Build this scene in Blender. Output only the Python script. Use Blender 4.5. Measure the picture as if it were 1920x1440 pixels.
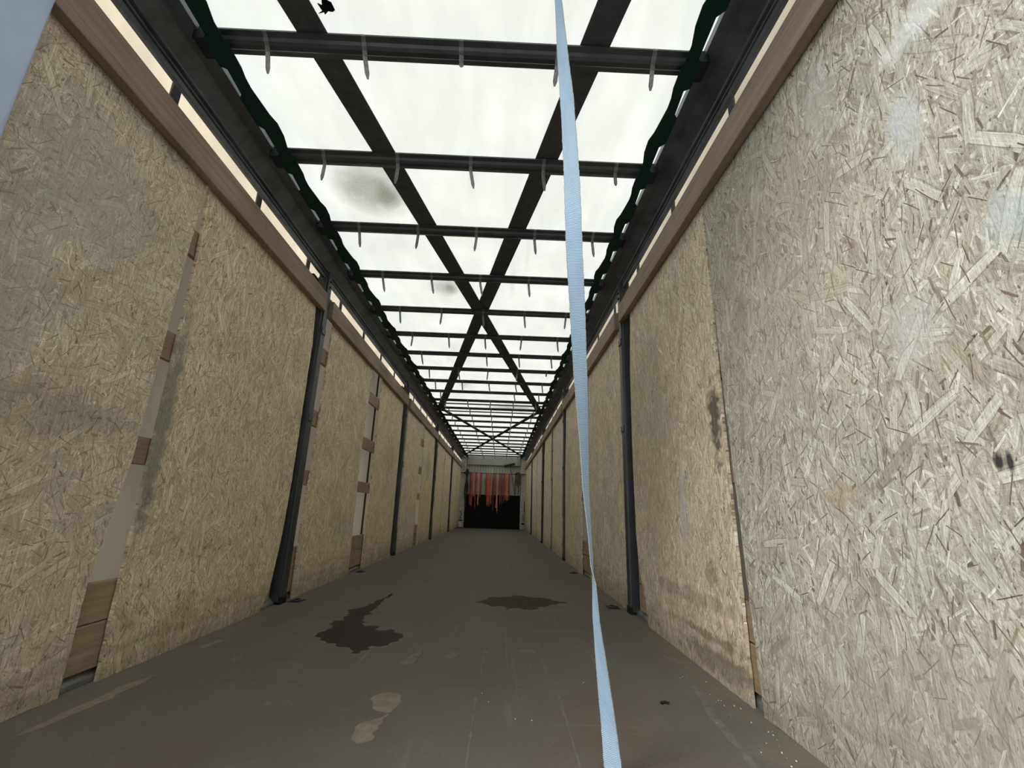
import bpy, math, random
from mathutils import Vector, Matrix
random.seed(7)
S = bpy.context.scene
for o in list(bpy.data.objects): bpy.data.objects.remove(o, do_unlink=True)
COL = S.collection

# ---------------------------------------------------------------- camera
cam_d = bpy.data.cameras.new('camera'); cam = bpy.data.objects.new('camera', cam_d); COL.objects.link(cam)
cam_d.sensor_width = 36.0; cam_d.lens = 860.27 * 36.0 / 1920.0; cam_d.clip_start = 0.02; cam_d.clip_end = 200
R_ = Vector((0.99918602, -0.02640407, 0.03049781)); U_ = Vector((-0.03640055, -0.26429783, 0.96375394)); F_ = Vector((0.01738652, 0.9640796, 0.26504382))
m = Matrix((R_, U_, -F_)).transposed().to_4x4(); m.translation = Vector((0.27335, 0.0, 0.68076))
cam.matrix_world = m; S.camera = cam

# ---------------------------------------------------------------- world: overcast daylight
W = bpy.data.worlds.new('overcast'); S.world = W; W.use_nodes = True
wn = W.node_tree; wn.nodes.clear()
SKY = 1.8
tc = wn.nodes.new('ShaderNodeTexCoord'); sx = wn.nodes.new('ShaderNodeSeparateXYZ'); rp = wn.nodes.new('ShaderNodeValToRGB')
bg = wn.nodes.new('ShaderNodeBackground'); wo = wn.nodes.new('ShaderNodeOutputWorld')
wn.links.new(tc.outputs['Generated'], sx.inputs[0]); wn.links.new(sx.outputs['Z'], rp.inputs[0])
rp.color_ramp.elements[0].position = 0.0; rp.color_ramp.elements[0].color = (.80, .86, .92, 1)
rp.color_ramp.elements[1].position = 0.7; rp.color_ramp.elements[1].color = (1.0, 1.0, .98, 1)
wn.links.new(rp.outputs[0], bg.inputs[0]); bg.inputs[1].default_value = SKY
wn.links.new(bg.outputs[0], wo.inputs[0])
# veiled sun behind the rear opening, over the left shoulder
sd = bpy.data.lights.new('veiled_sun', 'SUN'); sun = bpy.data.objects.new('veiled_sun', sd); COL.objects.link(sun)
sd.energy = 2.0; sd.angle = math.radians(28); sd.color = (1.0, .97, .92)
sun.rotation_euler = Vector((0.80, 0.62, -0.62)).to_track_quat('-Z', 'Y').to_euler(); sun.location = (-6, -6, 6)

S.view_settings.view_transform = 'Standard'; S.view_settings.look = 'None'
S.view_settings.exposure = 0.1; S.view_settings.gamma = 1.0; S.view_settings.use_curve_mapping = False

# ---------------------------------------------------------------- node helper
class NT:
    def __init__(s, tree): s.t = tree
    def n(s, typ, ins=(), out=0, **props):
        nd = s.t.nodes.new(typ)
        for k, v in props.items(): setattr(nd, k, v)
        items = ins.items() if isinstance(ins, dict) else enumerate(ins)
        for k, v in items:
            if v is None: continue
            if isinstance(v, bpy.types.NodeSocket): s.t.links.new(v, nd.inputs[k])
            else: nd.inputs[k].default_value = v
        return nd.outputs[out] if out is not None else nd
    def m(s, op, a, b=None, c=None, clamp=False): return s.n('ShaderNodeMath', (a, b, c), operation=op, use_clamp=clamp)
    def v(s, op, a, b=None):
        nd = s.n('ShaderNodeVectorMath', (a, b), None, operation=op)
        return nd.outputs['Value'] if op in ('LENGTH', 'DOT_PRODUCT', 'DISTANCE') else nd.outputs[0]
    def sc(s, a, f):
        nd = s.n('ShaderNodeVectorMath', (a,), None, operation='SCALE')
        if isinstance(f, bpy.types.NodeSocket): s.t.links.new(f, nd.inputs['Scale'])
        else: nd.inputs['Scale'].default_value = f
        return nd.outputs[0]
    def mix(s, f, a, b, typ='RGBA', blend='MIX'):
        nd = s.t.nodes.new('ShaderNodeMix'); nd.data_type = typ
        if typ == 'RGBA': nd.blend_type = blend
        i = {'FLOAT': (2, 3, 0), 'VECTOR': (4, 5, 1), 'RGBA': (6, 7, 2)}[typ]
        for k, v in ((0, f), (i[0], a), (i[1], b)):
            if isinstance(v, bpy.types.NodeSocket): s.t.links.new(v, nd.inputs[k])
            else: nd.inputs[k].default_value = v if not (typ == 'RGBA' and k and len(v) == 3) else (*v, 1)
        return nd.outputs[i[2]]
    def ramp(s, f, stops):
        nd = s.t.nodes.new('ShaderNodeValToRGB'); s.t.links.new(f, nd.inputs[0]); cr = nd.color_ramp
        while len(cr.elements) < len(stops): cr.elements.new(0.5)
        for e, (p, c) in zip(cr.elements, stops):
            e.position = p; e.color = (*c, 1) if not isinstance(c, (int, float)) else (c, c, c, 1)
        return nd.outputs[0]
    def noise(s, v, scale, detail=2.0, rough=.5, dist=0.0, out=0):
        return s.n('ShaderNodeTexNoise', {'Vector': v, 'Scale': scale, 'Detail': detail, 'Roughness': rough, 'Distortion': dist}, out)
    def rng(s, v, a, b, c=0.0, d=1.0): return s.n('ShaderNodeMapRange', (v, a, b, c, d))
    def blob(s, P2, c, r, seed=0.0, amt=.5, soft=.35, scale=14.0):
        d = s.v('LENGTH', s.v('MULTIPLY', s.v('SUBTRACT', P2, (c[0], c[1], 0)), (1 / r[0], 1 / r[1], 0)))
        nz = s.noise(s.v('ADD', P2, (seed, seed, seed)), scale, 4.0, .6)
        d = s.m('ADD', d, s.m('MULTIPLY', s.m('SUBTRACT', nz, .5), amt * 4))
        return s.rng(d, 1.0 + soft, 1.0 - soft)

def mat(name):
    M = bpy.data.materials.new(name); M.use_nodes = True; t = M.node_tree; t.nodes.clear()
    o = t.nodes.new('ShaderNodeOutputMaterial'); return M, NT(t), o
def pbsdf(N, o, col, rough=.6, metal=0.0, bump=None, bstr=.3, bdist=.01, spec=.5):
    b = N.n('ShaderNodeBsdfPrincipled', None or (), None)
    for k, v in (('Base Color', col), ('Roughness', rough), ('Metallic', metal), ('Specular IOR Level', spec)):
        if isinstance(v, bpy.types.NodeSocket): N.t.links.new(v, b.inputs[k])
        else: b.inputs[k].default_value = (*v, 1) if isinstance(v, tuple) and len(v) == 3 else v
    if bump is not None:
        bn = N.n('ShaderNodeBump', {'Strength': bstr, 'Distance': bdist, 'Height': bump}); N.t.links.new(bn, b.inputs['Normal'])
    N.t.links.new(b.outputs[0], o.inputs[0]); return b
def objco(N): return N.n('ShaderNodeTexCoord', (), 3)
def simple(name, col, rough=.6, metal=0.0, var=.18, scale=9.0, spec=.5, bump=.15):
    M, N, o = mat(name); P = objco(N)
    nz = N.noise(P, scale, 5.0, .65)
    f = N.rng(nz, .3, .7, 1 - var, 1 + var)
    c = N.sc(N.n('ShaderNodeCombineXYZ', col), f)
    nz2 = N.noise(P, scale * 9, 3.0)
    pbsdf(N, o, c, rough, metal, nz2, bump, .002, spec); return M

# ---------------------------------------------------------------- OSB flake field (node group)
def make_osb_group(keep=None):
    g = bpy.data.node_groups.new('flake_field', 'ShaderNodeTree')
    g.interface.new_socket('P', in_out='INPUT', socket_type='NodeSocketVector')
    g.interface.new_socket('Spread', in_out='INPUT', socket_type='NodeSocketFloat')
    for nm, ty in (('Value', 'NodeSocketFloat'), ('Height', 'NodeSocketFloat'), ('Loc', 'NodeSocketVector'), ('Edge', 'NodeSocketFloat')):
        g.interface.new_socket(nm, in_out='OUTPUT', socket_type=ty)
    N = NT(g); gi = g.nodes.new('NodeGroupInput'); go = g.nodes.new('NodeGroupOutput')
    P = gi.outputs['P']; spread = gi.outputs['Spread']
    wob = N.noise(P, 9.0, 2.0, out=1)
    P = N.v('ADD', P, N.sc(N.v('SUBTRACT', wob, (.5, .5, .5)), .012))
    val = N.m('ADD', .45, 0.0); hgt = N.m('ADD', 0.3, 0.0); edge = N.m('ADD', 0.0, 0.0); loc = P
    #        cell   a(half len) b(half wid)  jitter
    layers = [(.020, .014, .0030), (.026, .020, .0036), (.036, .030, .0045), (.046, .038, .0050), (.060, .052, .0065), (.030, .026, .0030),
              (.085, .070, .0085), (.050, .042, .0040), (.105, .080, .0110), (.040, .034, .0028), (.14, .085, .0125), (.048, .036, .0013)]
    for i, (cs, a, b) in enumerate(layers):
        if keep and i not in keep: continue
        q = N.v('ADD', N.sc(P, 1 / cs), (i * 7.31, i * 3.77, 0))
        vn = N.n('ShaderNodeTexVoronoi', {'Vector': q, 'Scale': 1.0, 'Randomness': 1.0}, None, voronoi_dimensions='2D', feature='F1')
        colr = N.n('ShaderNodeSeparateColor', (vn.outputs['Color'],), None)
        r1, r2, r3 = colr.outputs[0], colr.outputs[1], colr.outputs[2]
        d = N.v('SUBTRACT', q, vn.outputs['Position'])
        r12 = N.m('SUBTRACT', N.m('ADD', r1, N.m('FRACT', N.m('MULTIPLY', r2, 7.13))), 1.0)
        ang = N.m('ADD', N.m('MULTIPLY', r12, spread), math.pi / 2)
        rot = N.n('ShaderNodeVectorRotate', {'Vector': d, 'Axis': (0, 0, 1), 'Angle': ang}, rotation_type='AXIS_ANGLE')
        sx_ = N.n('ShaderNodeSeparateXYZ', (rot,), None)
        ax = N.m('ABSOLUTE', N.m('DIVIDE', sx_.outputs[0], a / cs)); ay = N.m('ABSOLUTE', N.m('DIVIDE', sx_.outputs[1], b / cs))
        ay = N.m('ADD', ay, N.m('MULTIPLY', N.m('MULTIPLY', ax, ax), .30))
        dm = N.m('MAXIMUM', ax, ay)
        mask = N.rng(dm, 1.0, .93)
        ed = N.m('MULTIPLY', N.rng(dm, 1.0, 1.35, 1, 0), N.rng(dm, .95, 1.0))
        mask = N.m('MULTIPLY', mask, N.m('GREATER_THAN', r2, .45 if i == 11 else .12))
        rv = N.m('FRACT', N.m('MULTIPLY', N.m('ADD', r3, r1), 3.71))
        if i == 11: rv = 0.0
        if i in (6, 8, 10): rv = N.m('ADD', N.m('MULTIPLY', rv, .72), .14)
        edge = N.mix(mask, N.m('MAXIMUM', N.m('MULTIPLY', edge, .9), N.m('MULTIPLY', ed, .8)), 0.0, 'FLOAT')
        val = N.mix(mask, val, rv, 'FLOAT'); hgt = N.mix(mask, hgt, N.m('ADD', N.m('MULTIPLY', r3, .6), .2 + i * .02), 'FLOAT')
        loc = N.mix(mask, loc, N.v('ADD', N.sc(rot, cs), N.sc(vn.outputs['Color'], 3.0)), 'VECTOR')
    for k, s_ in (('Value', val), ('Height', hgt), ('Loc', loc), ('Edge', edge)): g.links.new(s_, go.inputs[k])
    return g
OSBG = make_osb_group((0, 2, 3, 5, 6, 8, 9, 10, 11)); OSBG_FAR = make_osb_group((2, 4, 7, 11))

def osb_mat(name, cols, spread, contrast, marks=(), bstr=.5, far=False, gain=1.3):
    """marks: (centre y,z, radius y,z, colour, strength, seed, amt)"""
    M, N, o = mat(name); P = objco(N); xyz = N.n('ShaderNodeSeparateXYZ', (P,), None)
    P2 = N.n('ShaderNodeCombineXYZ', (xyz.outputs[1], xyz.outputs[2], 0.0))
    rnd = N.n('ShaderNodeObjectInfo', (), 5)
    Po = N.v('ADD', P2, N.sc(N.n('ShaderNodeCombineXYZ', (rnd, N.m('MULTIPLY', rnd, .37), 0.0)), 40.0))
    gnode = N.t.nodes.new('ShaderNodeGroup'); gnode.node_tree = OSBG_FAR if far else OSBG
    N.t.links.new(Po, gnode.inputs[0]); gnode.inputs[1].default_value = spread
    val, hgt, loc, edge = [gnode.outputs[i] for i in range(4)]
    fib = N.noise(N.v('MULTIPLY', loc, (14, 420, 1)), 1.0, 3.0, .6)
    fib2 = N.noise(N.v('MULTIPLY', P2, (260, 90, 1)), 1.0, 2.0, .6)
    c = N.ramp(val, cols)
    k = N.m('ADD', N.rng(fib, .25, .75, 1 - .30 * contrast, 1 + .22 * contrast), N.rng(fib2, .3, .7, -.10, .10))
    c = N.sc(c, k)
    c = N.mix(N.m('MULTIPLY', edge, .62 * contrast), c, (.13, .105, .075))  # dark flake outlines paint in the small shadows between flakes
    # sparse dark slivers and pores
    por = N.noise(N.v('MULTIPLY', Po, (160, 60, 1)), 1.0, 2.0, .5)
    c = N.mix(N.rng(por, .65, .71, 0, .8), c, (.075, .058, .042))
    # broad weathering
    big = N.noise(Po, 2.6, 4.0, .6)
    c = N.mix(N.rng(big, .42, .72, 0, .55), c, N.sc(N.v('MULTIPLY', c, (.86, .92, 1.05)), .92))
    big2 = N.noise(N.v('ADD', Po, (9, 4, 0)), 5.0, 4.0, .6)
    c = N.sc(c, N.rng(big2, .3, .7, .88, 1.10))
    strk = N.noise(N.v('MULTIPLY', Po, (150, 9, 1)), 1.0, 3.0, .6, .3)
    c = N.sc(c, N.rng(strk, .3, .7, .76 * gain, 1.16 * gain))
    for (cy, cz, ry, rz, colr, st, seed, amt) in marks:
        mk = N.blob(P2, (cy, cz), (ry, rz), seed, amt)
        c = N.mix(N.m('MULTIPLY', mk, st), c, colr)
    # grime along the foot of the sheets
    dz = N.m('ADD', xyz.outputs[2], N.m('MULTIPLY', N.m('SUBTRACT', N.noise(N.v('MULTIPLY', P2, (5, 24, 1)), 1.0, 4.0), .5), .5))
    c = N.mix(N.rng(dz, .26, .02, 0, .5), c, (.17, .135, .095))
    relief = N.m('ADD', N.noise(N.v('MULTIPLY', Po, (170, 38, 1)), 1.0, 3.0, .6), N.noise(N.v('MULTIPLY', Po, (60, 75, 1)), 1.0, 2.0, .5))
    pbsdf(N, o, c, .78, 0, relief, bstr, .0022, .25)
    return M
tan = [(0.0, (.28, .20, .12)), (.10, (.47, .37, .235)), (.35, (.60, .49, .325)), (.65, (.67, .56, .385)), (.88, (.73, .63, .45)), (1.0, (.80, .72, .55))]
tanN = [(0.0, (.30, .225, .145)), (.10, (.46, .375, .26)), (.35, (.54, .45, .325)), (.65, (.60, .51, .375)), (.88, (.66, .575, .43)), (1.0, (.73, .65, .51))]
tanR = [(0.0, (.28, .20, .13)), (.10, (.48, .38, .26)), (.35, (.60, .50, .36)), (.62, (.67, .575, .425)), (.85, (.74, .66, .51)), (1.0, (.82, .77, .65))]
pale = [(0.0, (.20, .155, .10)), (.08, (.37, .31, .23)), (.3, (.50, .46, .37)), (.55, (.60, .56, .46)), (.78, (.68, .65, .55)), (1.0, (.84, .82, .73))]
grey = (.42, .43, .42)
M_OSB_LN = osb_mat('osb_left_near', tanN, 2.6, .95, [(1.45, 1.75, .25, .22, (.42, .42, .38), .45, 1.0, .7), (1.3, 1.25, .12, .3, (.40, .40, .36), .4, 4.0, .7),
                   (1.5, .95, .3, .08, (.20, .17, .13), .4, 3.0, .6), (2.06, 1.15, .035, .55, (.19, .18, .16), .75, 6.0, .6)], .45)
M_OSB_L = osb_mat('osb_left', tan, 1.5, 1.1, [(2.06, 1.0, .05, .50, (.21, .205, .18), .75, 6.0, .5), (6.3, 1.35, .3, .2, (.2, .17, .13), .3, 3.0, .6), (9.7, 1.5, .3, .25, (.2, .17, .13), .35, 9.0, .6)])
M_OSB_R = osb_mat('osb_right', tanR, 1.15, 1.15, [(2.035, 1.13, .045, .16, (.045, .042, .036), .8, 2.0, .9), (2.48, .72, .035, .24, (.62, .60, .56), .6, 5.0, .5),
                  (2.5, .30, .5, .030, (.16, .125, .09), .38, 8.0, .9), (2.3, .16, .4, .016, (.12, .10, .075), .55, 8.6, 1.1), (2.2, .07, .35, .04, (.10, .09, .07), .6, 7.0, .8), (2.2, .43, .06, .05, (.05, .045, .04), .35, 12.5, 1.6),
                  (3.0, 1.4, .5, .6, (.36, .29, .20), .35, 4.0, .6), (2.9, .8, .25, .4, (.42, .33, .22), .3, 12.0, .8)])
M_OSB_LF = osb_mat('osb_left_far', tan, 1.3, .85, [(6.3, 1.35, .3, .2, (.2, .17, .13), .3, 3.0, .6), (9.7, 1.5, .3, .25, (.2, .17, .13), .35, 9.0, .6)], far=True)
M_OSB_RF = osb_mat('osb_right_far', tanR, 1.15, .9, [(6.6, 1.2, .2, .5, (.36, .29, .20), .35, 4.0, .6)], far=True)
M_OSB_RN = osb_mat('osb_right_near', pale, 1.5, 1.25, [(.80, 1.86, .10, .05, (.80, .82, .82), .6, 1.0, .6), (.90, 1.62, .045, .09, (.60, .63, .64), .7, 2.0, .6), (1.15, 1.98, .06, .14, (.56, .57, .56), .5, 3.0, .6),
                  (.66, 1.0, .05, .06, (.50, .54, .54), .7, 5.5, .6), (1.0, 1.12, .08, .08, (.60, .60, .60), .45, 6.0, .6), (.875, .80, .010, .017, (.03, .03, .035), .95, 7.0, .5), (.855, .80, .007, .022, (.03, .03, .035), .95, 9.0, .5), (.74, 1.25, .05, .06, (.50, .56, .57), .6, 15.0, .6),
                  (1.3, .75, .07, .03, (.40, .31, .20), .5, 8.0, .6), (1.2, .28, .5, .16, (.36, .34, .29), .45, 10.0, .7), (1.6, 1.6, .5, .6, (.44, .37, .27), .35, 14.0, .7)], .75, gain=1.0)

def timber(name, col, axis_scale):
    M, N, o = mat(name); P = objco(N)
    g = N.noise(N.v('MULTIPLY', P, axis_scale), 1.0, 4.0, .6, .4)
    big = N.noise(P, 2.2, 4.0, .6)
    c = N.sc(N.n('ShaderNodeCombineXYZ', col), N.m('MULTIPLY', N.rng(g, .3, .7, .78, 1.18), N.rng(big, .3, .7, .82, 1.18)))
    c = N.mix(N.rng(N.noise(P, 7.0, 5.0, .7), .58, .66, 0, .35), c, (.20, .17, .14))
    pbsdf(N, o, c, .7, 0, g, .3, .002, .3); return M
M_TIMB = timber('timber_rail_wood', (.30, .222, .165), (30, 1.6, 45))
M_BATT = timber('batten_wood', (.33, .24, .155), (30, 3, 60))
M_STEEL = simple('charcoal_paint', (.034, .036, .038), .42, 0, .35, 6.0, .5)
M_ALU = simple('dark_anodised_rail', (.125, .136, .152), .38, .15, .45, 5.0, .5)
M_BOW = simple('bow_metal', (.065, .070, .078), .36, .2, .25, 9.0, .5)
M_BRACE = simple('brace_webbing', (.085, .092, .100), .7, 0, .2, 20.0, .3)
M_BLOCK = simple('bow_carriage_plastic', (.008, .011, .016), .6, 0, .2, 20.0)
M_CLIP = simple('galvanised_clip', (.20, .205, .21), .45, .5, .4, 60.0)
M_BLACK = simple('black_rubber', (.006, .006, .006), .75, 0, .3, 9.0, .2)
M_VOID = simple('blackened_steel', (.012, .011, .010), .6, 0, .3, 9.0, .3)
M_BLUEP = simple('pale_blue_steel_paint', (.46, .56, .72), .35, 0, .10, 5.0, .5, .05)
M_WPAINT = simple('white_bulkhead_paint', (.50, .50, .455), .5, 0, .14, 7.0, .4)
M_HEAD = simple('grey_header_paint', (.34, .34, .30), .5, 0, .14, 4.0, .4)
M_ORNG = simple('orange_webbing', (.58, .13, .07), .75, 0, .35, 18.0, .3)
M_RED = simple('dark_red_webbing', (.32, .06, .045), .75, 0, .35, 18.0, .3)
M_PINK = simple('faded_salmon_webbing', (.66, .28, .20), .75, 0, .3, 18.0, .3)
M_BRWN = simple('brown_webbing', (.13, .085, .07), .8, 0, .35, 18.0, .3)
M_DGRN = simple('dark_green_webbing', (.030, .045, .032), .8, 0, .35, 18.0, .3)
M_RAVE = simple('side_rave_aluminium', (.25, .25, .24), .5, .5, .4, 12.0)
M_ALUS = simple('grey_backing_strip', (.13, .14, .15), .6, 0, .3, 30.0)
M_PLAST = simple('pale_plastic', (.55, .55, .50), .5, 0, .3, 25.0)
M_CRUMB = simple('wood_crumb', (.75, .70, .60), .8, 0, .2, 50.0)
M_GROUND = simple('yard_asphalt', (.11, .11, .105), .9, 0, .15, 1.0)
M_TIE = simple('curtain_strap_webbing', (.10, .105, .11), .7, 0, .2, 30.0)

def green_mat():
    M, N, o = mat('green_webbing'); P = objco(N)
    w = N.n('ShaderNodeTexWave', {'Vector': P, 'Scale': 55.0, 'Distortion': .4}, 1, wave_type='BANDS', bands_direction='Y')
    c = N.mix(w, (.006, .030, .024), (.013, .060, .046))
    pbsdf(N, o, c, .65, 0, w, .4, .002, .3)
    tr = N.n('ShaderNodeBsdfTranslucent', {'Color': (.02, .10, .075, 1)})
    b = [n for n in N.t.nodes if n.type == 'BSDF_PRINCIPLED'][0]
    mx = N.n('ShaderNodeMixShader', (.25, b.outputs[0], tr)); N.t.links.new(mx, o.inputs[0]); return M
M_GREEN = green_mat()

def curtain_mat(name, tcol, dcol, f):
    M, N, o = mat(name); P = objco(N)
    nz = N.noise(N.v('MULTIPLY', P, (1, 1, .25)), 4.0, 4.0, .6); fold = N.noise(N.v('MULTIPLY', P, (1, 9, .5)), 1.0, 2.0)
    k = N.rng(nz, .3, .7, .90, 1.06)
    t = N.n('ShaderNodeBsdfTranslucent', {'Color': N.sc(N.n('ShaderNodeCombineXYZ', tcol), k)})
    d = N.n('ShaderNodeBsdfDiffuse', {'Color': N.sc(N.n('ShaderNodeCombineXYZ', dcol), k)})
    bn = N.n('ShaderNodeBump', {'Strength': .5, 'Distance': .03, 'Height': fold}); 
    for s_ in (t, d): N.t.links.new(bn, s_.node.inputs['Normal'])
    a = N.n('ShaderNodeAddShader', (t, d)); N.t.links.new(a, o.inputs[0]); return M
M_CURT = curtain_mat('curtain_pvc_shaded', (.27, .255, .228), (.34, .325, .30), .5)
M_CURT_T = curtain_mat('curtain_pvc_lit', (.70, .655, .57), (.22, .21, .18), .5)  # same curtain: lighter top and darker body paint in the daylight falloff

def roof_mat():
    M, N, o = mat('translucent_roof_pvc'); P = objco(N)
    sxy = N.n('ShaderNodeSeparateXYZ', (P,), None); P2 = N.n('ShaderNodeCombineXYZ', (sxy.outputs[0], sxy.outputs[1], 0.0))
    nz = N.noise(P2, 1.4, 5.0, .6); st = N.noise(N.v('MULTIPLY', P2, (9, 1.6, 1)), 1.0, 4.0, .65)
    k = N.m('MULTIPLY', N.rng(nz, .3, .7, .91, 1.0), N.rng(st, .25, .75, .92, 1.0))
    c = N.sc(N.n('ShaderNodeCombineXYZ', (.660, .672, .655)), k)
    spk = N.noise(P2, 130.0, 3.0, .7)
    speck = N.rng(N.noise(P2, 30.0, 3.0, .6), .70, .76, 0, .35)
    c = N.mix(speck, c, (.42, .42, .40))
    for (cx, cy, rx, ry, a, sd_) in [(-.65, 2.62, .19, .21, .62, 1.0), (-.56, 2.68, .06, .10, .5, 3.0), (-.33, 3.98, .11, .14, .40, 2.0), (-.27, 3.98, .05, .09, .5, 2.5), (.5, 9.2, .42, .25, .5, 3.0), (.68, 15.1, .3, .35, .45, 4.0),
                                 (.02, 2.42, .02, .16, .12, 5.0), (-.4, 7.55, .09, .12, .25, 6.0), (.32, 3.8, .02, .3, .12, 8.0), (.43, 3.3, .02, .35, .10, 9.0)]:
        mk = N.blob(P2, (cx, cy), (rx, ry), sd_, .25, .5, 9.0)
        mk = N.m('MULTIPLY', mk, N.rng(spk, .3, .62, .35, 1.0))
        c = N.mix(N.m('MULTIPLY', mk, a), c, (.20, .20, .17))
    t = N.n('ShaderNodeBsdfTranslucent', {'Color': c}); d = N.n('ShaderNodeBsdfDiffuse', {'Color': (.25, .25, .24, 1)})
    a = N.n('ShaderNodeAddShader', (t, d)); N.t.links.new(a, o.inputs[0]); return M
M_ROOF = roof_mat()

def floor_mat():
    M, N, o = mat('worn_plywood_floor'); P = objco(N)
    sxy = N.n('ShaderNodeSeparateXYZ', (P,), None); P2 = N.n('ShaderNodeCombineXYZ', (sxy.outputs[0], sxy.outputs[1], 0.0))
    big = N.noise(N.v('MULTIPLY', P2, (1.8, .9, 1)), 1.0, 5.0, .6); mid = N.noise(P2, 6.0, 5.0, .65, .5)
    fine = N.noise(P2, 90.0, 3.0, .6)
    c = N.mix(N.rng(big, .35, .68), (.112, .094, .078), (.124, .117, .103))
    c = N.mix(N.rng(mid, .40, .75, 0, .5), c, (.155, .137, .118))
    c = N.sc(c, N.rng(fine, .3, .7, .90, 1.10))
    # long scuffs along the bed and pallet scrapes across it
    for (sv, lo, hi, am, seed) in [((34, .55, 1), .68, .73, .20, 3.0), ((.9, 26, 1), .69, .74, .22, 8.0), ((14, 1.8, 1), .68, .76, .18, 14.0)]:
        l = N.noise(N.v('ADD', N.v('MULTIPLY', P2, sv), (seed, seed, 0)), 1.0, 2.0, .5, .15)
        c = N.mix(N.rng(l, lo, hi, 0, am), c, (.26, .24, .205))
    pl = N.noise(N.v('ADD', P2, (31, 5, 0)), 3.4, 5.0, .6, .6)
    c = N.mix(N.rng(pl, .66, .69, 0, .5), c, (.20, .178, .145))
    # dusty margins by the walls
    ax = N.m('ABSOLUTE', sxy.outputs[0])
    c = N.mix(N.rng(N.m('ADD', ax, N.m('MULTIPLY', N.m('SUBTRACT', mid, .5), .3)), 1.05, 1.22, 0, .4), c, (.20, .175, .145))
    rg = N.rng(mid, .3, .7, .62, .8)
    pbsdf(N, o, c, rg, 0, fine, .15, .002, .2); return M
M_FLOOR = floor_mat()
def film(name, col, rough, spec=.5):
    M, N, o = mat(name); P = objco(N); nz = N.noise(P, 22.0, 5.0, .65)
    c = N.sc(N.n('ShaderNodeCombineXYZ', col), N.rng(nz, .3, .7, .75, 1.25))
    pbsdf(N, o, c, rough, 0, nz, .1, .002, spec); return M
M_WET = film('oily_stain', (.026, .018, .014), .7, .2)
M_DAMP = film('damp_stain', (.048, .037, .029), .8, .12)
M_PEEL = film('peeled_ply', (.21, .175, .14), .8, .2)
M_PEELG = film('scuffed_ply', (.150, .140, .122), .8, .2)

def strap_mat():
    M, N, o = mat('light_blue_webbing'); uv = N.n('ShaderNodeUVMap', (), 0)
    s_ = N.n('ShaderNodeSeparateXYZ', (uv,), None)    # u across 0..1, v metres along
    wv = N.m('SINE', N.m('MULTIPLY', N.m('ADD', s_.outputs[1], N.m('MULTIPLY', s_.outputs[0], .004)), 2 * math.pi / .0046))
    ribs = N.rng(wv, -1.0, 1.0)
    P = objco(N); dirt = N.noise(N.v('MULTIPLY', P, (1, 1, .4)), 22.0, 5.0, .65)
    c = N.mix(ribs, (.38, .57, .76), (.60, .78, .92))
    c = N.mix(N.rng(dirt, .42, .72, 0, .5), c, (.33, .50, .70))
    dk = N.noise(N.v('MULTIPLY', uv, (3.0, 26.0, 1)), 1.0, 4.0, .7)
    c = N.mix(N.rng(dk, .64, .72, 0, .5), c, (.16, .21, .26))
    ed = N.rng(N.m('ABSOLUTE', N.m('SUBTRACT', s_.outputs[0], .5)), .44, .47)
    sel = N.rng(N.m('SINE', N.m('MULTIPLY', s_.outputs[1], 2 * math.pi / .0046)), -.6, .2)
    c = N.mix(ed, c, N.mix(sel, (.24, .28, .32), (.66, .72, .76)))
    b = pbsdf(N, o, c, .62, 0, ribs, .5, .0012, .35)
    tr = N.n('ShaderNodeBsdfTranslucent', {'Color': (.18, .30, .42, 1)})
    mx = N.n('ShaderNodeMixShader', (.18, b.outputs[0], tr)); N.t.links.new(mx, o.inputs[0]); return M
M_STRAP = strap_mat()

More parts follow.
